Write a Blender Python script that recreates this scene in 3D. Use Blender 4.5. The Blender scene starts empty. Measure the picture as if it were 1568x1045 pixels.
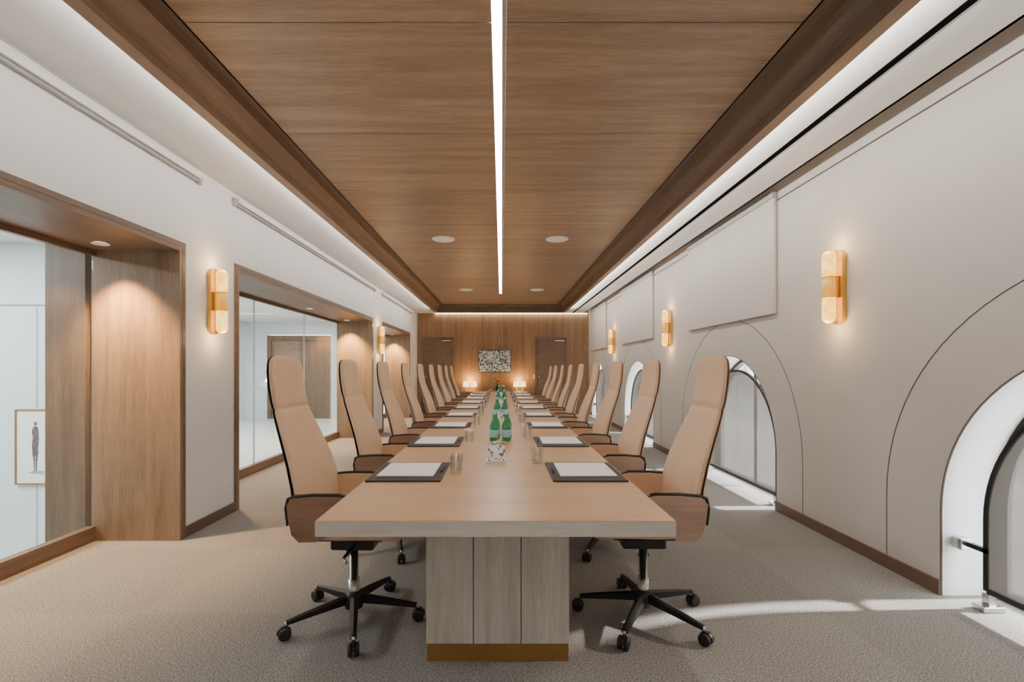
import bpy, bmesh, math, random
from mathutils import Vector, Matrix
random.seed(4)
C = bpy.context.scene.collection

# ------------------------------------------------------------ materials
def mat(name):
    m = bpy.data.materials.new(name); m.use_nodes = True
    return m, m.node_tree.nodes, m.node_tree.links, m.node_tree.nodes['Principled BSDF']

def plain(name, col, rough=.5, metal=0, noise=.04, nscale=8, bump=0, bscale=200, trans=0, spec=.5):
    m, N, L, P = mat(name)
    tc = N.new('ShaderNodeTexCoord')
    nz = N.new('ShaderNodeTexNoise'); nz.inputs['Scale'].default_value = nscale; nz.inputs['Detail'].default_value = 4
    L.new(tc.outputs['Object'], nz.inputs['Vector'])
    r = N.new('ShaderNodeValToRGB')
    r.color_ramp.elements[0].position = .3; r.color_ramp.elements[1].position = .7
    r.color_ramp.elements[0].color = [c*(1-noise) for c in col]+[1]
    r.color_ramp.elements[1].color = [min(1, c*(1+noise)) for c in col]+[1]
    L.new(nz.outputs['Fac'], r.inputs['Fac']); L.new(r.outputs['Color'], P.inputs['Base Color'])
    P.inputs['Roughness'].default_value = rough; P.inputs['Metallic'].default_value = metal
    P.inputs['Transmission Weight'].default_value = trans
    P.inputs['Specular IOR Level'].default_value = spec
    if bump:
        n2 = N.new('ShaderNodeTexNoise'); n2.inputs['Scale'].default_value = bscale
        L.new(tc.outputs['Object'], n2.inputs['Vector'])
        b = N.new('ShaderNodeBump'); b.inputs['Strength'].default_value = bump; b.inputs['Distance'].default_value = .01
        L.new(n2.outputs['Fac'], b.inputs['Height']); L.new(b.outputs['Normal'], P.inputs['Normal'])
    return m

def wood(name, c1, c2, axis='x', rough=.45, island=.0, stretch=14, fine=1.0):
    m, N, L, P = mat(name)
    tc = N.new('ShaderNodeTexCoord'); mp = N.new('ShaderNodeMapping')
    s = {'x': (1, stretch, stretch), 'y': (stretch, 1, stretch), 'z': (stretch, stretch, 1)}[axis]
    mp.inputs['Scale'].default_value = s
    L.new(tc.outputs['Object'], mp.inputs['Vector'])
    a = N.new('ShaderNodeTexNoise'); a.inputs['Scale'].default_value = .9; a.inputs['Detail'].default_value = 6
    a.inputs['Distortion'].default_value = .6
    b = N.new('ShaderNodeTexNoise'); b.inputs['Scale'].default_value = 7*fine; b.inputs['Detail'].default_value = 6; b.inputs['Roughness'].default_value = .7
    L.new(mp.outputs[0], a.inputs['Vector']); L.new(mp.outputs[0], b.inputs['Vector'])
    mx = N.new('ShaderNodeMix'); mx.data_type = 'FLOAT'; mx.inputs[0].default_value = .5
    L.new(a.outputs['Fac'], mx.inputs[2]); L.new(b.outputs['Fac'], mx.inputs[3])
    r = N.new('ShaderNodeValToRGB'); r.color_ramp.elements[0].position = .36; r.color_ramp.elements[1].position = .66
    r.color_ramp.elements[0].color = list(c1)+[1]; r.color_ramp.elements[1].color = list(c2)+[1]
    L.new(mx.outputs[0], r.inputs['Fac'])
    out = r.outputs['Color']
    if island:
        g = N.new('ShaderNodeNewGeometry')
        mr = N.new('ShaderNodeMapRange'); mr.inputs[3].default_value = 1-island; mr.inputs[4].default_value = 1+island
        L.new(g.outputs['Random Per Island'], mr.inputs[0])
        hs = N.new('ShaderNodeHueSaturation'); L.new(mr.outputs[0], hs.inputs['Value']); L.new(out, hs.inputs['Color'])
        out = hs.outputs['Color']
    L.new(out, P.inputs['Base Color']); P.inputs['Roughness'].default_value = rough
    bp = N.new('ShaderNodeBump'); bp.inputs['Strength'].default_value = .08; bp.inputs['Distance'].default_value = .004
    L.new(b.outputs['Fac'], bp.inputs['Height']); L.new(bp.outputs['Normal'], P.inputs['Normal'])
    return m

def emis(name, col, s):
    m = bpy.data.materials.new(name); m.use_nodes = True; N = m.node_tree.nodes; L = m.node_tree.links; N.clear()
    e = N.new('ShaderNodeEmission'); e.inputs[0].default_value = list(col)+[1]; e.inputs[1].default_value = s
    o = N.new('ShaderNodeOutputMaterial'); L.new(e.outputs[0], o.inputs[0]); return m

def clear(name, tint=(1, 1, 1), base=.03, edge=.5, diff=0, dcol=(.6, .6, .6), trans=0):
    m = bpy.data.materials.new(name); m.use_nodes = True; N = m.node_tree.nodes; L = m.node_tree.links; N.clear()
    t = N.new('ShaderNodeBsdfTransparent'); t.inputs[0].default_value = list(tint)+[1]
    g = N.new('ShaderNodeBsdfGlossy'); g.inputs['Roughness'].default_value = .02
    lw = N.new('ShaderNodeLayerWeight'); lw.inputs[0].default_value = .5
    pw = N.new('ShaderNodeMath'); pw.operation = 'POWER'; pw.inputs[1].default_value = 4
    L.new(lw.outputs['Facing'], pw.inputs[0])
    mu = N.new('ShaderNodeMath'); mu.operation = 'MULTIPLY_ADD'; mu.inputs[1].default_value = edge; mu.inputs[2].default_value = base
    L.new(pw.outputs[0], mu.inputs[0])
    mx = N.new('ShaderNodeMixShader'); L.new(mu.outputs[0], mx.inputs[0]); L.new(t.outputs[0], mx.inputs[1]); L.new(g.outputs[0], mx.inputs[2])
    o = N.new('ShaderNodeOutputMaterial'); last = mx.outputs[0]
    if diff:
        d = N.new('ShaderNodeBsdfDiffuse'); d.inputs[0].default_value = list(dcol)+[1]
        m2 = N.new('ShaderNodeMixShader'); m2.inputs[0].default_value = diff
        L.new(last, m2.inputs[1]); L.new(d.outputs[0], m2.inputs[2]); last = m2.outputs[0]
    if trans:
        d = N.new('ShaderNodeBsdfTranslucent'); d.inputs[0].default_value = list(dcol)+[1]
        m2 = N.new('ShaderNodeMixShader'); m2.inputs[0].default_value = trans
        L.new(last, m2.inputs[1]); L.new(d.outputs[0], m2.inputs[2]); last = m2.outputs[0]
    L.new(last, o.inputs[0]); return m

M = {}
M['ceilwood'] = wood('ceiling_oak_panels', (.265, .170, .108), (.47, .345, .245), 'x', .40, island=.10, stretch=16)
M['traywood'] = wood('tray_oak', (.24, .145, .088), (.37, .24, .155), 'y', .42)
M['trayshade'] = wood('tray_oak_shaded', (.10, .058, .036), (.175, .105, .066), 'y', .45)  # tray oak with shade painted into its colour, for the curved sides
M['jambwood'] = wood('jamb_oak', (.19, .118, .064), (.35, .23, .138), 'z', .45)
M['postwood'] = wood('post_oak_dark', (.12, .08, .05), (.22, .15, .10), 'z', .45)
M['framewood'] = wood('frame_oak_dark', (.14, .088, .056), (.23, .15, .098), 'y', .45)
M['backwood'] = wood('back_panel_oak', (.22, .12, .06), (.38, .225, .12), 'z', .45, island=.08)
M['tabletop'] = wood('table_oak_top', (.52, .305, .155), (.67, .425, .24), 'x', .34, stretch=10)
M['tableedge'] = wood('table_oak_edge', (.54, .48, .41), (.73, .67, .60), 'x', .5)
M['tablebase'] = wood('table_oak_base', (.48, .43, .37), (.70, .65, .59), 'z', .5)
M['plinth'] = plain('bronze_plinth', (.36, .19, .06), .4, .4)
M['wallL'] = plain('plaster_white', (.78, .765, .75), .85, noise=.02, nscale=2)
M['wallR'] = plain('wall_fabric_beige', (.58, .535, .49), .9, noise=.02, nscale=3, bump=.05, bscale=300)
M['ceil'] = plain('ceiling_white', (.87, .87, .86), .9, noise=.01)
M['reveal'] = plain('reveal_white', (.80, .79, .77), .8, noise=.02)
M['seam'] = plain('seam_dark', (.10, .075, .06), .8)
M['void'] = plain('black_slot', (.008, .008, .008), 1, spec=0)
M['base'] = plain('baseboard_brown', (.16, .095, .07), .5)
M['black'] = plain('black_metal', (.012, .011, .011), .4, .3)
M['blackpl'] = plain('black_plastic', (.015, .015, .015), .45)
M['chrome'] = plain('brushed_steel', (.55, .54, .53), .25, 1)
M['brass'] = plain('brass', (.80, .50, .15), .3, 1)
M['leather'] = plain('tan_leather', (.69, .465, .295), .5, noise=.04, nscale=10, bump=.05, bscale=350)
M['leatherback'] = plain('tan_leather_shell', (.52, .33, .20), .4, noise=.04, nscale=10)
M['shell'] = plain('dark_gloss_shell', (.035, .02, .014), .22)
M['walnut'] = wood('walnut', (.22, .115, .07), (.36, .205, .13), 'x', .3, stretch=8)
M['walnutlight'] = wood('walnut_light', (.38, .24, .165), (.56, .385, .285), 'x', .3, stretch=8)
M['led'] = emis('led_strip', (1, .96, .90), 44)
M['ledback'] = emis('led_line', (1, .93, .82), 9)
M['lamp'] = emis('downlight_glow', (1, .88, .68), 40)
M['grey'] = plain('channel_grey', (.42, .41, .40), .6)
M['white'] = plain('paper_white', (.95, .95, .94), .6, noise=.01)
M['padblk'] = plain('desk_pad_leather', (.025, .016, .016), .45)
M['glass'] = clear('clear_glass', (.98, .99, .985), .02, .35)
M['tumbler'] = clear('tumbler_glass', (.96, .97, .97), .06, .7)
M['screen'] = clear('tinted_screen', (.52, .505, .49), .02, .12, .42, (.26, .245, .23), .08)
M['green'] = plain('green_bottle_glass', (.06, .52, .22), .06, 0, trans=.6)
M['bluelab'] = plain('bottle_label', (.35, .62, .72), .5)
M['corrwall'] = plain('corridor_wall', (.78, .83, .84), .5, noise=.01)
M['corrfloor'] = plain('corridor_floor', (.72, .75, .74), .3, noise=.05, nscale=3)
M['stone'] = plain('terrace_stone', (.50, .48, .45), .8, noise=.06, nscale=2)
M['facade'] = plain('facade_stone', (.52, .49, .44), .8, noise=.12, nscale=1.5)
M['pane'] = plain('facade_window_glass', (.08, .10, .12), .1)
M['orange'] = plain('orange_flower', (.8, .16, .04), .6)
M['leaf'] = plain('leaf_green', (.06, .18, .05), .6)
M['shade'] = emis('lamp_shade_glow', (1, .66, .28), 4)
M['figure'] = plain('figure_ink', (.16, .13, .12), .7, noise=.5, nscale=60)

def alab(name, s, c1, c2):
    m = bpy.data.materials.new(name); m.use_nodes = True; N = m.node_tree.nodes; L = m.node_tree.links
    P = N['Principled BSDF']; tc = N.new('ShaderNodeTexCoord'); n = N.new('ShaderNodeTexNoise'); n.inputs['Scale'].default_value = 16
    L.new(tc.outputs['Object'], n.inputs['Vector']); r = N.new('ShaderNodeValToRGB')
    r.color_ramp.elements[0].position = .38; r.color_ramp.elements[1].position = .62
    r.color_ramp.elements[0].color = c1+(1,); r.color_ramp.elements[1].color = c2+(1,)
    L.new(n.outputs['Fac'], r.inputs['Fac']); L.new(r.outputs['Color'], P.inputs['Emission Color'])
    P.inputs['Base Color'].default_value = (.5, .25, .06, 1); P.inputs['Emission Strength'].default_value = s
    P.inputs['Roughness'].default_value = .2
    return m
M['alab'] = alab('alabaster_glow', 2.9, (1, .44, .03), (1, .72, .20))
M['amber'] = alab('amber_glow', .9, (1, .36, .02), (1, .52, .07))

def artmat(name, scale, a, b, thr=.5):
    m, N, L, P = mat(name); tc = N.new('ShaderNodeTexCoord'); n = N.new('ShaderNodeTexNoise')
    n.inputs['Scale'].default_value = scale; n.inputs['Detail'].default_value = 3; n.inputs['Distortion'].default_value = 2.5
    L.new(tc.outputs['Object'], n.inputs['Vector']); r = N.new('ShaderNodeValToRGB'); r.color_ramp.interpolation = 'CONSTANT'
    r.color_ramp.elements[0].position = 0; r.color_ramp.elements[1].position = thr
    r.color_ramp.elements[0].color = a+(1,); r.color_ramp.elements[1].color = b+(1,)
    L.new(n.outputs['Fac'], r.inputs['Fac']); L.new(r.outputs['Color'], P.inputs['Base Color']); return m
M['art'] = artmat('abstract_art', 9, (.04, .06, .09), (.55, .64, .66), .47)
M['cardart'] = artmat('card_print', 22, (.16, .13, .10), (.85, .84, .82), .43)

def carpet():
    m, N, L, P = mat('carpet_loop')
    tc = N.new('ShaderNodeTexCoord')
    n = N.new('ShaderNodeTexNoise'); n.inputs['Scale'].default_value = 140; n.inputs['Detail'].default_value = 4; n.inputs['Roughness'].default_value = .7
    ck = N.new('ShaderNodeTexChecker'); ck.inputs['Scale'].default_value = 1.0
    mp = N.new('ShaderNodeMapping'); mp.inputs['Scale'].default_value = (1.1, 1.1, 0); mp.inputs['Location'].default_value = (.1, .2, .5)
    L.new(tc.outputs['Object'], mp.inputs[0]); L.new(mp.outputs[0], ck.inputs[0])
    ck.inputs[1].default_value = (1, 1, 1, 1); ck.inputs[2].default_value = (.93, .93, .93, 1)
    L.new(tc.outputs['Object'], n.inputs['Vector'])
    r = N.new('ShaderNodeValToRGB'); r.color_ramp.elements[0].position = .37; r.color_ramp.elements[1].position = .63
    r.color_ramp.elements[0].color = (.115, .105, .095, 1); r.color_ramp.elements[1].color = (.42, .39, .36, 1)
    L.new(n.outputs['Fac'], r.inputs['Fac'])
    mx = N.new('ShaderNodeMix'); mx.data_type = 'RGBA'; mx.blend_type = 'MULTIPLY'; mx.inputs[0].default_value = 1
    L.new(r.outputs['Color'], mx.inputs[6]); L.new(ck.outputs[0], mx.inputs[7])
    L.new(mx.outputs[2], P.inputs['Base Color']); P.inputs['Roughness'].default_value = .95
    P.inputs['Specular IOR Level'].default_value = .15
    b = N.new('ShaderNodeBump'); b.inputs['Strength'].default_value = .4; b.inputs['Distance'].default_value = .006
    L.new(n.outputs['Fac'], b.inputs['Height']); L.new(b.outputs['Normal'], P.inputs['Normal'])
    return m
M['carpet'] = carpet()

# ------------------------------------------------------------ mesh builder
class MB:
    def __init__(s): s.bm = bmesh.new(); s.mats = []
    def mi(s, k):
        if k not in s.mats: s.mats.append(k)
        return s.mats.index(k)
    def face(s, vs, k, smooth=False):
        try: f = s.bm.faces.new(vs)
        except ValueError: return None
        f.material_index = s.mi(k); f.smooth = smooth; return f
    def box(s, x0, x1, y0, y1, z0, z1, k, bev=0):
        r = bmesh.ops.create_cube(s.bm, size=1)
        vs = r['verts']
        for v in vs:
            v.co = Vector((x0+(v.co.x+.5)*(x1-x0), y0+(v.co.y+.5)*(y1-y0), z0+(v.co.z+.5)*(z1-z0)))
        fs = set(f for v in vs for f in v.link_faces)
        for f in fs: f.material_index = s.mi(k)
        if bev:
            es = list(set(e for v in vs for e in v.link_edges))
            bmesh.ops.bevel(s.bm, geom=es, offset=bev, segments=2, affect='EDGES', profile=.5, material=-1)
    def rings(s, rings, k, cap0=True, cap1=True, smooth=True, kf=None, closed=True):
        R = [[s.bm.verts.new(p) for p in r] for r in rings]
        n = len(R[0])
        for i in range(len(R)-1):
            for j in range(n if closed else n-1):
                j2 = (j+1) % n
                kk = kf(i, j) if kf else k
                s.face([R[i][j], R[i][j2], R[i+1][j2], R[i+1][j]], kk, smooth)
        if closed:
            if cap0: s.face(list(reversed(R[0])), kf(0, 0) if kf else k, False)
            if cap1: s.face(R[-1], kf(len(R)-2, 0) if kf else k, False)
    def tube(s, pts, rad, k, seg=10, smooth=True):
        pts = [Vector(p) for p in pts]
        if not isinstance(rad, (list, tuple)): rad = [rad]*len(pts)
        rr = []; up = None
        for i, p in enumerate(pts):
            t = (pts[min(i+1, len(pts)-1)]-pts[max(i-1, 0)]).normalized()
            if up is None:
                up = Vector((0, 0, 1)) if abs(t.z) < .9 else Vector((1, 0, 0))
            a = t.cross(up).normalized(); b = a.cross(t).normalized(); up = b
            rr.append([p+(a*math.cos(2*math.pi*q/seg)+b*math.sin(2*math.pi*q/seg))*rad[i] for q in range(seg)])
        s.rings(rr, k, smooth=smooth)
    def lathe(s, prof, c, k, seg=20, kf=None, smooth=True):
        rr = [[Vector((c[0]+r*math.cos(2*math.pi*q/seg), c[1]+r*math.sin(2*math.pi*q/seg), c[2]+z)) for q in range(seg)] for r, z in prof]
        s.rings(rr, k, kf=kf, smooth=smooth)
    def prism(s, poly, axis, a, b, k, kside=None, smooth=False):
        def P(u, v, w):
            return {'x': (w, u, v), 'y': (u, w, v), 'z': (u, v, w)}[axis]
        A = [s.bm.verts.new(P(u, v, a)) for u, v in poly]; B = [s.bm.verts.new(P(u, v, b)) for u, v in poly]
        s.face(A, k); s.face(list(reversed(B)), k)
        n = len(poly)
        for i in range(n):
            j = (i+1) % n
            s.face([A[i], B[i], B[j], A[j]], kside or k, smooth)
    def mesh(s, name):
        bmesh.ops.recalc_face_normals(s.bm, faces=s.bm.faces[:])
        me = bpy.data.meshes.new(name); s.bm.to_mesh(me); s.bm.free()
        for k in s.mats: me.materials.append(M[k])
        return me
    def obj(s, name, loc=(0, 0, 0), rot=0):
        return put(s.mesh(name), name, loc, rot)

def put(me, name, loc=(0, 0, 0), rot=0, parent=None):
    o = bpy.data.objects.new(name, me); o.location = loc; o.rotation_euler[2] = rot; C.objects.link(o)
    if parent: o.parent = parent
    return o

XL, XR, Y0, YB = -2.42, 2.5, -2.6, 13.9
XG = -3.05; ZT = 2.21; ZC = 2.88; YF = Y0

# ------------------------------------------------------------ floor
b = MB(); b.box(XG-.02, 2.95, Y0, YB+.1, -.1, 0, 'carpet'); b.obj('floor')

# ------------------------------------------------------------ left wall
ops = [(-.98, 3.65), (4.41, 9.04), (9.85, 12.7)]
b = MB()
b.box(XG, XL, Y0, YB, ZT, 3.1, 'wallL')
prev = Y0
for a, c in ops+[(YB, YB)]:
    b.box(XG, XL, prev, a, 0, ZT, 'wallL'); prev = c
b.obj('wall_left')
i = 0
for a, c in ops:
    i += 1
    b = MB()
    b.box(XG-.02, XL+.012, c-.03, c+.0, 0, ZT, 'jambwood')
    b.box(XG-.02, XL+.012, a, a+.03, 0, ZT, 'jambwood')
    b.box(XG-.02, XL+.012, a+.03, c-.03, ZT-.035, ZT, 'framewood')
    b.box(XL+.0, XL+.014, a-.035, a, 0, ZT+.035, 'framewood')
    b.box(XL+.0, XL+.014, c, c+.035, 0, ZT+.035, 'framewood')
    b.box(XL+.0, XL+.014, a, c, ZT, ZT+.035, 'framewood')
    b.obj('trim_%d' % i)
    b = MB()   # glazed partition
    b.box(XG-.02, XG+.012, a+.031, c-.031, 0.0, .028, 'base')
    b.box(XG-.05, XG+.01, a+.031, c-.031, .028, .11, 'framewood')
    b.box(XG-.02, XG+.02, a+.031, c-.031, ZT-.075, ZT-.036, 'framewood')
    n = 3
    for q in range(n):
        p0 = a+.035+(c-a-.07)*q/n; p1 = a+.035+(c-a-.07)*(q+1)/n
        b.box(XG-.012, XG, p0+.002, p1-.002, .11, ZT-.075, 'glass')
    for q in range(1, n):
        p0 = a+.035+(c-a-.07)*q/n
        b.box(XG-.014, XG+.002, p0-.004, p0+.004, .11, ZT-.075, 'chrome')
    b.obj('window_%d' % i)
b = MB()
for a, c in [(Y0, -1.015), (3.685, 4.375), (9.075, 9.815), (12.735, YB)]:
    b.box(XL, XL+.014, a, c, 0, .085, 'base', .003)
b.obj('baseboard_left')
for a, c in [(-1.2, 3.87), (4.34, 9.2), (9.75, 12.9)]:
    b = MB()
    b.box(XL, XL+.05, a+.04, c-.04, 2.79, 2.835, 'wallL', .008)
    b.box(XL, XL+.03, a, a+.04, 2.76, 2.83, 'grey', .004)
    b.box(XL, XL+.03, c-.04, c, 2.76, 2.83, 'grey', .004)
    b.tube([(XL+.03, a+.03, 2.775), (XL+.03, c-.03, 2.775)], .009, 'grey')
    b.obj('roller_blind_rail')

# ------------------------------------------------------------ corridor
b = MB()
b.box(-6.6, XG-.06, 4.60, 4.72, -1.2, 1.885, 'corrwall')
b.box(-6.6, XG-.06, 4.60, 4.72, 1.90, 2.5, 'corrwall')
b.box(-6.6, XG-.06, 4.61, 4.72, 1.885, 1.90, 'grey')
b.box(-4.42, -4.414, 4.596, 4.60, .92, 1.885, 'grey'); b.box(-4.42, -4.414, 4.596, 4.60, -1.2, .17, 'grey')
b.obj('wall_alcove')
b = MB(); b.box(-6.7, -6.6, Y0, YB, -1.2, 2.6, 'corrwall'); b.obj('wall_corridor_outer')
b = MB(); b.box(-6.6, -6.06, 12.5, 12.6, 0, 2.5, 'corrwall'); b.obj('wall_corridor_end_left')
b = MB(); b.box(-4.41, XG-.05, 12.5, 12.6, 0, 2.5, 'corrwall'); b.obj('wall_corridor_end_right')
b = MB(); b.box(-6.06, -4.41, 12.5, 12.6, 2.17, 2.5, 'corrwall'); b.obj('wall_corridor_end_top')
b = MB(); b.box(-6.6, XG-.05, Y0-.1, Y0, -1.2, 2.5, 'corrwall'); b.obj('wall_corridor_front')
b = MB(); b.box(-6.6, XG-.05, 4.72, 13.4, -.1, 0, 'corrfloor'); b.obj('floor_corridor')
b = MB(); b.box(-6.6, XG-.02, Y0, 4.6, -1.3, -1.2, 'corrfloor'); b.obj('floor_alcove')
b = MB(); b.box(XG-.06, XG-.05, Y0, 4.6, -1.2, -.0, 'corrwall'); b.obj('wall_alcove_riser')
b = MB(); b.box(-6.7, XG, Y0, YB, 2.5, 2.6, 'ceil'); b.obj('ceiling_corridor')
b = MB()
b.box(-6.04, -5.94, 12.46, 12.62, 0, 2.15, 'framewood', .005); b.box(-4.53, -4.43, 12.46, 12.62, 0, 2.15, 'framewood', .005)
b.box(-5.94, -4.53, 12.46, 12.62, 2.03, 2.15, 'framewood', .005)
b.box(-5.94, -5.24, 12.52, 12.58, 0, 2.03, 'traywood'); b.box(-5.23, -4.53, 12.52, 12.58, 0, 2.03, 'postwood')
b.tube([(-5.3, 12.49, .9), (-5.3, 12.49, 1.3)], .012, 'chrome')
b.obj('door_3')
b = MB(); b.box(-3.42, XG-.065, 3.62, 3.72, -1.2, 2.5, 'postwood', .004); b.obj('wood_post')
b = MB()
x0, x1, z0, z1, yy = -4.605, -4.235, .19, .905, 4.58
for (p, q, r, s_) in [(x0, x0+.014, z0, z1), (x1-.014, x1, z0, z1), (x0+.014, x1-.014, z0, z0+.014), (x0+.014, x1-.014, z1-.014, z1)]:
    b.box(p, q, yy-.01, yy+.018, r, s_, 'plinth', .002)
b.box(x0+.014, x1-.014, yy, yy+.018, z0+.014, z1-.014, 'white')
fx = x0+.19
fig = [(-.012, .13), (-.016, .22), (-.03, .31), (-.032, .38), (-.022, .45), (-.034, .50), (-.024, .54), (-.008, .555), (.008, .555), (.024, .54), (.03, .50), (.034, .42), (.026, .36), (.028, .30), (.018, .22), (.014, .13), (.004, .13), (.002, .27), (-.004, .27), (-.004, .13)]
b.prism([(fx+u, z0+v) for u, v in fig], 'y', yy-.002, yy+.001, 'figure')
b.prism([(fx+.015*math.cos(t*math.pi/6), z0+.58+.02*math.sin(t*math.pi/6)) for t in range(12)], 'y', yy-.002, yy+.001, 'figure')
b.prism([(fx-.07, z0+.11), (fx+.08, z0+.10), (fx+.08, z0+.13), (fx-.02, z0+.135)], 'y', yy-.001, yy+.001, 'grey')
b.obj('framed_picture')

# ------------------------------------------------------------ right wall with arches
CEN = [-1.75, 1.8, 5.35, 8.9, 12.45]; RI, RO, ZS = .95, 1.335, .48
XO = 2.9
b = MB()
edges = [Y0]+[(CEN[k]+CEN[k+1])/2 for k in range(4)]+[YB]
edges[0] = -3.525
def arc(c, r, n=40, z=ZS):
    return [(c-r*math.cos(math.pi*t/n), z+r*math.sin(math.pi*t/n)) for t in range(n+1)]
for k, c in enumerate(CEN):
    a, e = edges[k], edges[k+1]
    poly = [(a, 0), (c-RI, 0)]+arc(c, RI)+[(c+RI, 0), (e, 0), (e, 3.1), (a, 3.1)]
    b.prism(poly, 'x', XR, XR+.03, 'wallR', 'reveal')
b.obj('wall_right')
def band(b, c, r, w, xa, xb, k, zlow=0.0, n=40):
    P = [(c-r, zlow)]+arc(c, r, n)+[(c+r, zlow)]; Q = [(c-r-w, zlow)]+arc(c, r+w, n)+[(c+r+w, zlow)]
    Rr = []
    for (u, v), (p, q) in zip(P, Q):
        Rr.append([Vector((xa, u, v)), Vector((xb, u, v)), Vector((xb, p, q)), Vector((xa, p, q))])
    b.rings(Rr, k, smooth=False)
b = MB()
for c in CEN[1:]:
    band(b, c, RO, .005, XR-.002, XR+.004, 'seam')
    band(b, c, RI-.002, .006, XR-.003, XR+.006, 'seam')
b.box(XR-.004, XR+.0, Y0, YB, 2.815, 2.825, 'seam')
b.obj('trim_4')
b = MB(); prev = Y0
for c in CEN+[99]:
    e = min(c-RI, YB)
    if e > prev: b.box(XR-.014, XR, prev, e, 0, .085, 'base', .003)
    prev = c+RI
b.obj('baseboard_right')
for c in CEN[2:]:
    b = MB()
    y1 = min(c+1.05, YB-.02)
    b.box(XR-.035, XR-.004, c-.97, y1, 1.79, 2.845, 'wallR', .006)
    b.box(XR-.045, XR-.004, c-.97, y1, 2.845, 2.90, 'grey', .004)
    b.obj('roller_blind')
for k, c in enumerate(CEN):
    b = MB()
    band(b, c, RI, .12, XR+.031, XO, 'reveal')
    band(b, c, RI-.035, .035, XO-.12, XO-.06, 'black')
    b.box(XO-.10, XO-.08, c-.014, c+.014, 0.03, ZS+RI-.035, 'black')
    b.box(XO-.12, XO-.06, c-RI+.035, c+RI-.035, 0, .03, 'black')
    b.prism([(c-RI+.035, .03)]+arc(c, RI-.035)+[(c+RI-.035, .03)], 'x', XO-.092, XO-.088, 'glass')
    b.obj('window_%d' % (k+4))
    b = MB(); r = .80; x = 2.60
    band(b, c, r-.020, .020, x-.012, x+.012, 'black', zlow=.10)
    b.box(x-.012, x+.012, c-r+.019, c+r-.019, .09, .115, 'black')
    b.prism([(c-r+.02, .115)]+arc(c, r-.02)+[(c+r-.02, .115)], 'x', x-.003, x+.003, 'screen')
    for sgn in (-1, 1):
        yy = c+sgn*(r-.02)
        b.box(x-.02, x+.02, yy-.02, yy+.02, 0.0, .09, 'chrome', .003)
        b.box(x-.06, x+.06, yy-.035, yy+.035, 0.0, .03, 'chrome', .004)
        b.box(x-.012, x+.012, min(yy, c+sgn*(RI-.01)), max(yy, c+sgn*(RI-.01)), .30, .325, 'black')
        b.box(x-.05, x+.01, c+sgn*(RI-.035)-.03, c+sgn*(RI-.035)+.03, .28, .345, 'chrome', .006)
    b.obj('arched_glass_guard')

# ------------------------------------------------------------ outside
b = MB(); b.box(2.95, 40, -20, 60, -.25, -.12, 'stone'); b.obj('terrace_ground')
b = MB()
b.box(16, 20, -20, 60, -.12, 4.2, 'facade'); b.box(15.8, 16, -20, 60, 4.0, 4.25, 'facade'); b.box(15.85, 16, -20, 60, -.12, .5, 'facade')
y = -18
while y < 58:
    b.box(15.97, 15.99, y, y+1.3, .9, 3.1, 'pane'); b.box(15.93, 16, y-.1, y, .8, 3.2, 'facade'); b.box(15.93, 16, y+1.3, y+1.4, .8, 3.2, 'facade'); b.box(15.9, 16, y-.15, y+1.45, .72, .82, 'facade')
    b.box(15.95, 16, y+.62, y+.68, .9, 3.1, 'facade'); y += 2.9
b.obj('building_across_terrace')

# ------------------------------------------------------------ back wall
b = MB()
b.box(XG, XO, YB, YB+.1, 0, 3.1, 'seam')
xs = [XL, -1.75, -1.15, -.55, .05, .65, 1.05, 1.75, XR]
for p, q in zip(xs[:-1], xs[1:]):
    b.box(p+.003, q-.003, YB-.03, YB, 0, ZC, 'backwood')
b.obj('wall_back')
n = 0
for x0, x1 in [(-2.30, -1.36), (.95, 1.88)]:
    n += 1
    b = MB(); zt = 2.2
    b.box(x0, x0+.06, YB-.06, YB-.03, 0, zt, 'framewood', .004); b.box(x1-.06, x1, YB-.06, YB-.03, 0, zt, 'framewood', .004)
    b.box(x0+.06, x1-.06, YB-.06, YB-.03, zt-.06, zt, 'framewood', .004)
    b.box(x0+.065, x1-.065, YB-.045, YB-.03, 0, zt-.065, 'framewood')
    b.tube([(x0+.13, YB-.07, 1.0), (x0+.13, YB-.07, 1.12)], .012, 'chrome')
    b.box(x1-.35, x1-.08, YB-.07, YB-.045, zt-.12, zt-.09, 'chrome', .004)
    b.obj('door_%d' % n)
b = MB()
b.box(-.66, .27, YB-.07, YB-.032, 1.19, 1.83, 'black', .004); b.box(-.645, .255, YB-.075, YB-.07, 1.205, 1.815, 'art'); b.obj('abstract_painting')
b = MB(); b.box(XG, XO, Y0-.1, Y0, 0, 3.1, 'wallL'); b.obj('wall_front')

# ------------------------------------------------------------ ceiling
TX0, TX1, TY0, TY1 = -1.81, 1.73, -2.3, 13.1
b = MB()
b.box(XL, TX0, Y0, YB, ZC, ZC+.05, 'ceil'); b.box(TX1, 2.008, Y0, YB, ZC, ZC+.05, 'ceil'); b.box(2.050, 2.36, Y0, YB, ZC, ZC+.05, 'ceil')
b.box(TX0, TX1, TY1, YB, ZC, ZC+.05, 'ceil'); b.box(TX0, TX1, Y0, TY0, ZC, ZC+.05, 'ceil')
b.box(2.008, 2.050, Y0, YB, ZC-.004, ZC+.05, 'void')
b.box(2.34, 2.36, Y0, YB, ZC, ZC+.14, 'ceil')
b.box(XG, XO, Y0, YB, 3.1, 3.2, 'ceil')  # unseen slab above the ceiling, added to stop light leaks
b.box(2.36, XR, Y0, YB, 3.02, 3.04, 'ceil')
b.obj('ceiling')
b = MB()
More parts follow.
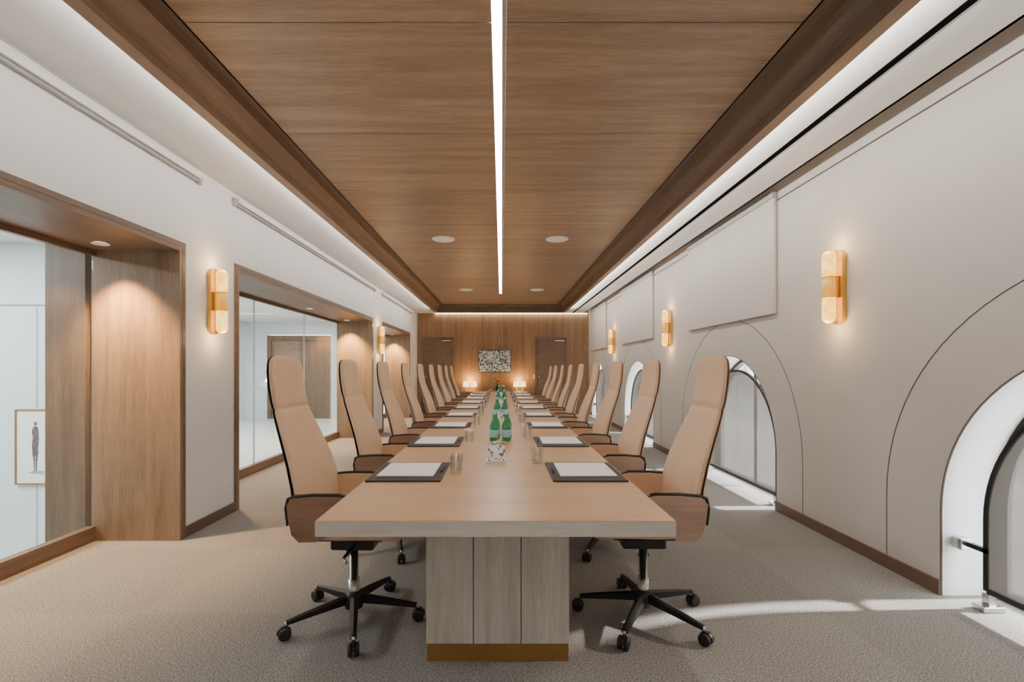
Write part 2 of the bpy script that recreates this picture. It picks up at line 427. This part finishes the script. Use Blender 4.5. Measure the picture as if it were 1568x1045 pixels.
prof = [(0, ZC+.02), (0, 2.81), (.075, 2.81), (.08, 2.84)]+[(.08+.15*(1-math.cos(t*math.pi/2/8)), 2.84+.165*math.sin(t*math.pi/2/8)) for t in range(1, 9)]
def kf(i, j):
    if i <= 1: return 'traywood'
    if j == 3: return 'trayshade' if i >= 8 else 'traywood'
    return 'trayshade'  # shade painted on: left curve only near its top, other sides throughout
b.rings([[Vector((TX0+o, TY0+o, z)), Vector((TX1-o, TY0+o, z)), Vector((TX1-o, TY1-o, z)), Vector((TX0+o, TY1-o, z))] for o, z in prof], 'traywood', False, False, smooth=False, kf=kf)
b.box(TX0-.0, TX1+.0, TY0, TY1, 3.06, 3.08, 'seam')
b.obj('trim_5')
IX0, IX1, IY0, IY1 = TX0+.236, TX1-.236, TY0+.236, TY1-.236
LX, LW = -.012, .037
b = MB()
ys = [IY0]+[2.4+1.13*k for k in range(-3, 10) if IY0+.1 < 2.4+1.13*k < IY1-.1]+[IY1]
for p, q in zip(ys[:-1], ys[1:]):
    b.box(IX0, LX-LW, p+.003, q-.003, 3.01, 3.05, 'ceilwood')
    b.box(LX+LW, IX1, p+.003, q-.003, 3.01, 3.05, 'ceilwood')
b.box(LX-LW, LX+LW, 11.07, IY1, 3.01, 3.05, 'ceilwood')
b.obj('ceiling_wood_panel')
b = MB()
b.box(LX-LW+.001, LX+.014, IY0, 11.07, 3.014, 3.03, 'led'); b.box(LX+.014, LX+LW-.001, IY0, 11.07, 3.014, 3.03, 'grey')
b.obj('linear_ceiling_light')
for (x, y) in [(-.77, 6.4), (.735, 6.4), (-.77, 10.5), (.77, 10.5), (-.77, 1.2), (.735, 1.2)]:
    b = MB(); b.lathe([(.15, 0), (.15, -.008), (.135, -.014), (.13, -.008), (.0001, -.008)], (x, y, 3.01), 'white', 32, smooth=False); b.obj('ceiling_speaker')
b = MB(); b.box(-1.9, XR-.05, YB-.12, YB-.05, 2.862, 2.879, 'ledback'); b.obj('cove_light_strip')

# ------------------------------------------------------------ lights
def area(name, loc, rot, sx, sy, pw, col=(1, 1, 1)):
    l = bpy.data.lights.new(name, 'AREA'); l.shape = 'RECTANGLE'; l.size = sx; l.size_y = sy; l.energy = pw; l.color = col
    o = bpy.data.objects.new(name, l); o.location = loc; o.rotation_euler = rot; C.objects.link(o); return o
def aim(d): return Vector(d).to_track_quat('-Z', 'Y').to_euler()
LEN = 14.6
area('cove_led_right', (TX1+.014, 5.5, 2.82), (0, math.radians(-70), 0), .02, LEN, 85, (1, .96, .91))
area('cove_led_left', (TX0-.014, 5.5, 2.82), (0, math.radians(65), 0), .02, LEN, 45, (1, .96, .91))
area('corridor_ceiling_light', (-4.8, 8.6, 2.48), (0, 0, 0), .6, 6, 170, (.92, .97, 1))
area('alcove_ceiling_light', (-4.8, 2.6, 2.48), (0, 0, 0), .6, 2.4, 150, (.92, .97, 1))
def spot(x, y, z, pw, ang=75, col=(1, .60, .24), d=(0, 0, -1)):
    l = bpy.data.lights.new('spot', 'SPOT'); l.energy = pw; l.color = col; l.spot_size = math.radians(ang); l.spot_blend = .7; l.shadow_soft_size = .03
    o = bpy.data.objects.new('downlight_beam', l); o.location = (x, y, z); o.rotation_euler = aim(d)
    C.objects.link(o); return o
for y in (.6, 3.40, 4.9, 7.1, 8.80, 10.3, 12.46):
    z = ZT-.035
    b = MB(); b.lathe([(.055, 0), (.055, -.004), (.042, -.004), (.04, 0.004), (.0001, .004)], (0, 0, 0), 'white', 24, kf=lambda i, j: 'lamp' if i >= 3 else 'white')
    e = b.obj('downlight', (-2.82, y, z-.0045))
    s = spot(0, 0, -.012, 330 if y in (3.40, 8.80, 12.46) else 150, 95); s.parent = e
l = bpy.data.lights.new('sun', 'SUN'); l.energy = 28; l.angle = math.radians(2.5); l.color = (1, .96, .92)
o = bpy.data.objects.new('sun', l); o.rotation_euler = aim((-1, -.03, -.48)); C.objects.link(o)

w = bpy.data.worlds.new('world'); bpy.context.scene.world = w; w.use_nodes = True
bg = w.node_tree.nodes['Background']; bg.inputs[0].default_value = (.84, .92, 1, 1); bg.inputs[1].default_value = 12.0

# ------------------------------------------------------------ sconces
def sconce_mesh():
    b = MB()
    hw, H = .06, .275; n = 10
    pl = []
    for t in range(n+1): a = math.pi*t/n; pl.append((hw*math.cos(a), H-hw+hw*math.sin(a)))
    for t in range(n+1): a = math.pi+math.pi*t/n; pl.append((hw*math.cos(a), -H+hw+hw*math.sin(a)))
    b.prism(pl, 'x', 0, .034, 'brass')
    b.box(.034, .05, -.03, .03, -.08, .08, 'brass', .004)
    c = (.090, 0, 0); r = .044
    def dome(z0, z1, k, top, bot):
        p = [(.0001, z0)] if not bot else []
        if bot: p += [(r*math.sin(q*math.pi/2/6)+.0001, z0+.04*(1-math.cos(q*math.pi/2/6))) for q in range(7)]
        else: p += [(r, z0)]
        if top: p += [(r*math.cos(q*math.pi/2/6)+.0001, z1-.04+.04*math.sin(q*math.pi/2/6)) for q in range(7)]
        else: p += [(r, z1), (.0001, z1)]
        b.lathe(p, c, k, 20)
    dome(.075, .265, 'alab', True, False); dome(-.265, -.075, 'alab', False, True)
    b.lathe([(.0001, -.073), (r-.002, -.073), (r-.002, .073), (.0001, .073)], c, 'amber', 20)
    for z in (-.077, .072): b.lathe([(.0001, z), (r+.001, z), (r+.001, z+.004), (.0001, z+.004)], c, 'brass', 20)
    return b.mesh('wall_sconce')
sm = sconce_mesh()
sc = []
for y in (3.56, 7.13, 10.68): sc.append(put(sm, 'wall_sconce', (XR, y, 1.89), math.pi))
for y in (4.03, 9.45): sc.append(put(sm, 'wall_sconce', (XL, y, 1.85), 0))
for s in sc:
    for z in (-.3, .3):
        l = bpy.data.lights.new('sconce_glow', 'POINT'); l.energy = 2.6; l.color = (1, .64, .30); l.shadow_soft_size = .03
        o = bpy.data.objects.new('bulb', l); o.location = (.12, 0, z); C.objects.link(o); o.parent = s

# ------------------------------------------------------------ table
b = MB()
y0, y1 = 1.71, 11.4
b.box(-.66, .617, y0, y1, .695, .7495, 'tableedge')
b.box(-.659, .616, y0+.001, y1-.001, .7495, .751, 'tabletop')
for p, q in [(2.13, 4.0), (5.6, 7.5), (9.1, 11.0)]:
    b.box(-.325, .292, p+.01, q-.01, .0, .69, 'seam')
    b.box(-.328, .295, p, q, .0, .077, 'plinth')
    xs = [-.331, -.124, .086, .297]
    for u, v in zip(xs[:-1], xs[1:]):
        b.box(u+(.002 if u > -.3 else 0), v-(.002 if v < .29 else 0), p-.004, q+.004, .08, .695, 'tablebase')
b.obj('conference_table')

# ------------------------------------------------------------ chair
def se(a, p): return math.copysign(abs(a)**p, a)
def chair_mesh(baserot, KS, KW, KR):
    b = MB()
    NS = 32
    def section_back(x, z, w, t, k, ang):
        ring = []
        nx, nz = math.cos(ang), math.sin(ang)
        for q in range(NS):
            a = 2*math.pi*q/NS
            yy = w*se(math.cos(a), .55); o = t/2*se(math.sin(a), .6)
            xo = o+k*(yy/.25)**2
            ring.append(Vector((x+xo*nx, yy, z+xo*nz)))
        return ring
    cl = [(.47, -.19, .215, .045, .03), (.53, -.202, .238, .050, .035), (.61, -.217, .250, .052, .045), (.72, -.24, .248, .048, .052), (.82, -.262, .235, .044, .050), (.92, -.288, .215, .041, .044),
          (1.0, -.31, .197, .038, .036), (1.06, -.326, .183, .036, .028), (1.083, -.331, .178, .035, .026), (1.09, -.333, .174, .025, .024), (1.097, -.334, .178, .035, .024), (1.13, -.341, .176, .038, .022), (1.20, -.352, .175, .038, .02),
          (1.27, -.358, .173, .036, .018), (1.31, -.36, .167, .033, .016), (1.333, -.361, .153, .029, .012), (1.348, -.361, .13, .024, .01), (1.356, -.361, .095, .014, .01)]
    b.rings([section_back(x, z, w, t, k, math.radians(8)) for z, x, w, t, k in cl], 'leather')
    b.rings([section_back(x-t*.5-.002, z, w-.005, .008, k, math.radians(8)) for z, x, w, t, k in cl], KS)
    sec = [(-.20, .50, .23, .06), (-.15, .502, .24, .075), (0, .50, .242, .08), (.12, .502, .242, .08), (.20, .50, .24, .075), (.245, .49, .23, .06), (.27, .478, .21, .04), (.278, .468, .175, .018)]
    rr = []
    for x, z, w, t in sec:
        ring = []
        for q in range(NS):
            a = 2*math.pi*q/NS; yy = w*se(math.cos(a), .5)
            ring.append(Vector((x, yy, z+t/2*se(math.sin(a), .55)+.012*(yy/.25)**2)))
        rr.append(ring)
    b.rings(rr, 'leather')
    rr = [[Vector((x*.9, .9*yy, .464)) for yy in (-.2, .2)]+[Vector((x*.9, .9*yy, .444)) for yy in (.15, -.15)] for x in (-.18, -.1, 0, .1, .2)]
    b.rings(rr, 'shell', smooth=False)
    top = [(-.20, .690), (-.1, .698), (.015, .698)]
    cor = [(.042, .692), (.058, .678), (.060, .660)]
    front = [(.038, .61), (.0, .555), (-.04, .515)]
    poly = [(-.17, .485), (-.205, .52), (-.222, .60), (-.228, .66)]+top+cor+front+[(-.09, .488)]
    for sg in (-1, 1):
        ya, yb, yc = .236*sg, .256*sg, .263*sg
        b.prism(poly, 'y', min(ya, yb), max(ya, yb), 'leather')
        b.prism(poly, 'y', min(yb, yc), max(yb, yc), KW)
        pts = [(-.228, .251*sg, .56), (-.236, .251*sg, .64), (-.226, .251*sg, .684)]+[(u, .251*sg, v+.004) for u, v in top]+[(u+.003, .251*sg, v+.002) for u, v in cor]+[(u+.003, .251*sg, v) for u, v in front]
        b.tube(pts, [.006, .008]+[.0088]*8+[.0065]*(len(pts)-10), KR, 8)
    b.box(-.10, .12, -.07, .07, .375, .446, 'blackpl', .012)
    b.tube([(.03, -.07, .41), (.03, -.24, .405), (.06, -.28, .40)], .008, 'chrome', 8)
    b.lathe([(.0001, .08), (.03, .08), (.03, .21), (.022, .21), (.022, .376), (.0001, .376)], (0, 0, 0), 'chrome', 16, smooth=True)
    b.lathe([(.0001, .06), (.045, .065), (.05, .10), (.042, .135), (.032, .15), (.0001, .15)], (0, 0, 0), 'blackpl', 18)
    for q in range(5):
        a = math.radians(baserot+72*q); ca, sa = math.cos(a), math.sin(a)
        P = lambda r, z, s=0: Vector((r*ca-s*sa, r*sa+s*ca, z))
        rr = []
        for r, z, w, h in [(.03, .115, .022, .022), (.12, .105, .02, .018), (.24, .09, .016, .014), (.325, .078, .014, .01)]:
            rr.append([P(r, z-h, -w), P(r, z-h, w), P(r, z+h*.6, w*.9), P(r, z+h, 0), P(r, z+h*.6, -w*.9)])
        b.rings(rr, 'black', smooth=False)
        b.tube([P(.322, .082), P(.322, .05)], .009, 'chrome', 8)
        for s in (-.016, .016):
            b.tube([P(.335, .029, s-.010), P(.335, .029, s-.007), P(.335, .029, s+.007), P(.335, .029, s+.010)], [.022, .029, .029, .022], 'blackpl', 16)
        cc = []
        for t in range(7):
            an = math.pi*t/6
            cc.append((.335+.033*math.cos(an), .03+.033*math.sin(an)))
        b.rings([[P(u, v, -.006), P(u, v, .006), P(.335+(u-.335)*.7, .03+(v-.03)*.7, .006), P(.335+(u-.335)*.7, .03+(v-.03)*.7, -.006)] for u, v in cc], 'blackpl', smooth=False)
    return b.mesh('office_chair')
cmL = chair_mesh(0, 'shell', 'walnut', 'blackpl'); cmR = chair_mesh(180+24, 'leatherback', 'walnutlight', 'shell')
CY = [2.5+1.03*k for k in range(9)]
for k, y in enumerate(CY):
    put(cmL, 'office_chair', (-.76, y+random.uniform(-.015, .015), 0), math.radians(random.uniform(-2, 2)))
for k, y in enumerate(CY):
    put(cmR, 'office_chair', (.735, y+random.uniform(-.015, .015), 0), math.pi+math.radians(random.uniform(-2, 2)))

# ------------------------------------------------------------ table settings
def pad_mesh():
    b = MB(); b.box(-.18, .18, -.225, .225, 0, .008, 'padblk', .003); return b.mesh('desk_pad')
def paper_mesh():
    b = MB(); b.box(-.14, .14, -.16, .16, 0, .006, 'white', .001); return b.mesh('notepad')
def pen_mesh():
    b = MB(); b.tube([(0, -.07, .004), (0, .06, .004), (0, .07, .004)], [.004, .004, .001], 'blackpl', 8); return b.mesh('pen')
def glass_mesh():
    b = MB(); b.lathe([(.0001, 0), (.03, 0), (.036, .09), (.034, .09), (.028, .008), (.0001, .008)], (0, 0, 0), 'tumbler', 20); return b.mesh('water_glass')
def bottle_mesh():
    b = MB(); pr = [(.0001, 0), (.031, 0), (.033, .006), (.033, .03), (.0335, .031), (.0335, .085), (.033, .086), (.033, .11), (.026, .138), (.014, .16), (.012, .175), (.012, .195), (.0145, .196), (.0145, .213), (.0001, .213)]
    def kf(i, j):
        return 'bluelab' if i in (3, 4, 5) or i >= 11 else 'green'
    b.lathe(pr, (0, 0, 0), 'green', 20, kf=kf); return b.mesh('water_bottle')
pm, nm, qm, gm, bm_ = pad_mesh(), paper_mesh(), pen_mesh(), glass_mesh(), bottle_mesh()
T = .7512
for k, y in enumerate(CY):
    y += .02
    put(pm, 'desk_pad', (-.47, y, T)); put(nm, 'notepad', (-.475, y+.015, T+.0085)); put(qm, 'pen', (-.31, y+.02, T+.0085))
    put(pm, 'desk_pad', (.425, y, T), math.pi); put(nm, 'notepad', (.43, y+.015, T+.0085), math.pi); put(qm, 'pen', (.265, y, T+.0085))
    put(gm, 'water_glass', (-.235, y-.02, T)); put(gm, 'water_glass', (-.24, y+.075, T))
    put(gm, 'water_glass', (.205, y+.23, T)); put(gm, 'water_glass', (.20, y+.32, T))
for y in (3.6, 5.4, 7.3, 9.4):
    for dx, dy in ((-.055, 0), (.035, .01), (-.045, .13), (.045, .15)):
        put(bm_, 'water_bottle', (dx, y+dy, T), random.uniform(0, 6))
    put(gm, 'water_glass', (-.02, y+.30, T))
    b = MB(); b.box(-.06, .06, -.05, .05, 0, .004, 'white'); b.prism([(-.045, .004), (.045, .004), (0, .095)], 'x', -.05, .05, 'cardart', 'cardart'); b.obj('tent_card', (-.03, y-.75 if y < 4 else y-.4, T))
    b = MB(); b.lathe([(.0001, 0), (.03, 0), (.045, .03), (.042, .03), (.028, .006), (.0001, .006)], (0, 0, 0), 'chrome', 20); b.lathe([(.0001, .008), (.03, .012), (.02, .035), (.0001, .04)], (0, 0, 0), 'brass', 12)
    b.obj('mint_dish', (-.02, y-.2, T))

# ------------------------------------------------------------ console, lamps, flowers
b = MB()
b.box(-1.25, .9, 13.42, 13.82, .62, .66, 'backwood', .004)
b.box(-1.22, .87, 13.45, 13.82, .10, .62, 'backwood', .004)
for q in range(1, 4): b.box(-1.25+q*.54-.002, -1.25+q*.54+.002, 13.446, 13.452, .12, .6, 'seam')
b.box(-1.18, .83, 13.5, 13.8, 0, .10, 'black')
b.obj('console_cabinet')
def lamp_mesh():
    b = MB(); b.lathe([(.0001, 0), (.06, 0), (.06, .012), (.01, .018), (.01, .14), (.0001, .14)], (0, 0, 0), 'brass', 18)
    b.lathe([(.085, .12), (.09, .13), (.075, .27), (.07, .27), (.08, .13)], (0, 0, 0), 'shade', 20); return b.mesh('table_lamp')
lm = lamp_mesh()
for x in (-1.0, -.78, .42, .6): put(lm, 'table_lamp', (x, 13.66, .6602))
for x in (-.9, .5):
    l = bpy.data.lights.new('lampglow', 'POINT'); l.energy = 20; l.color = (1, .60, .22); l.shadow_soft_size = .06
    o = bpy.data.objects.new('table_lamp_bulb', l); o.location = (x, 13.66, .95); C.objects.link(o)
b = MB()
b.lathe([(.0001, 0), (.04, 0), (.06, .06), (.045, .13), (.03, .15), (.0001, .15)], (0, 0, 0), 'black', 18)
for q in range(16):
    a = random.uniform(0, 6.28); r = random.uniform(.02, .13); h = random.uniform(.22, .36)
    b.tube([(0, 0, .13), (r*.5*math.cos(a), r*.5*math.sin(a), h*.7), (r*math.cos(a), r*math.sin(a), h)], .003, 'leaf', 5)
    b.lathe([(.0001, -.02), (.02, -.008), (.026, .008), (.012, .022), (.0001, .02)], (r*math.cos(a), r*math.sin(a), h), 'orange' if q % 3 else 'leaf', 8)
b.obj('flower_vase', (-.12, 13.62, .6602))
b = MB(); b.box(.915, .945+.0, YB-.045, YB-.03, 1.0, 1.12, 'white', .003); b.obj('wall_switch')

# ------------------------------------------------------------ camera
cd = bpy.data.cameras.new('camera'); cd.lens = 17; cd.sensor_width = 36; cd.shift_x = 16/1568; cd.shift_y = 42.5/1568; cd.clip_start = .05
co = bpy.data.objects.new('camera', cd); co.location = (0, 0, 1.29); co.rotation_euler = (math.pi/2, 0, 0); C.objects.link(co)
bpy.context.scene.camera = co
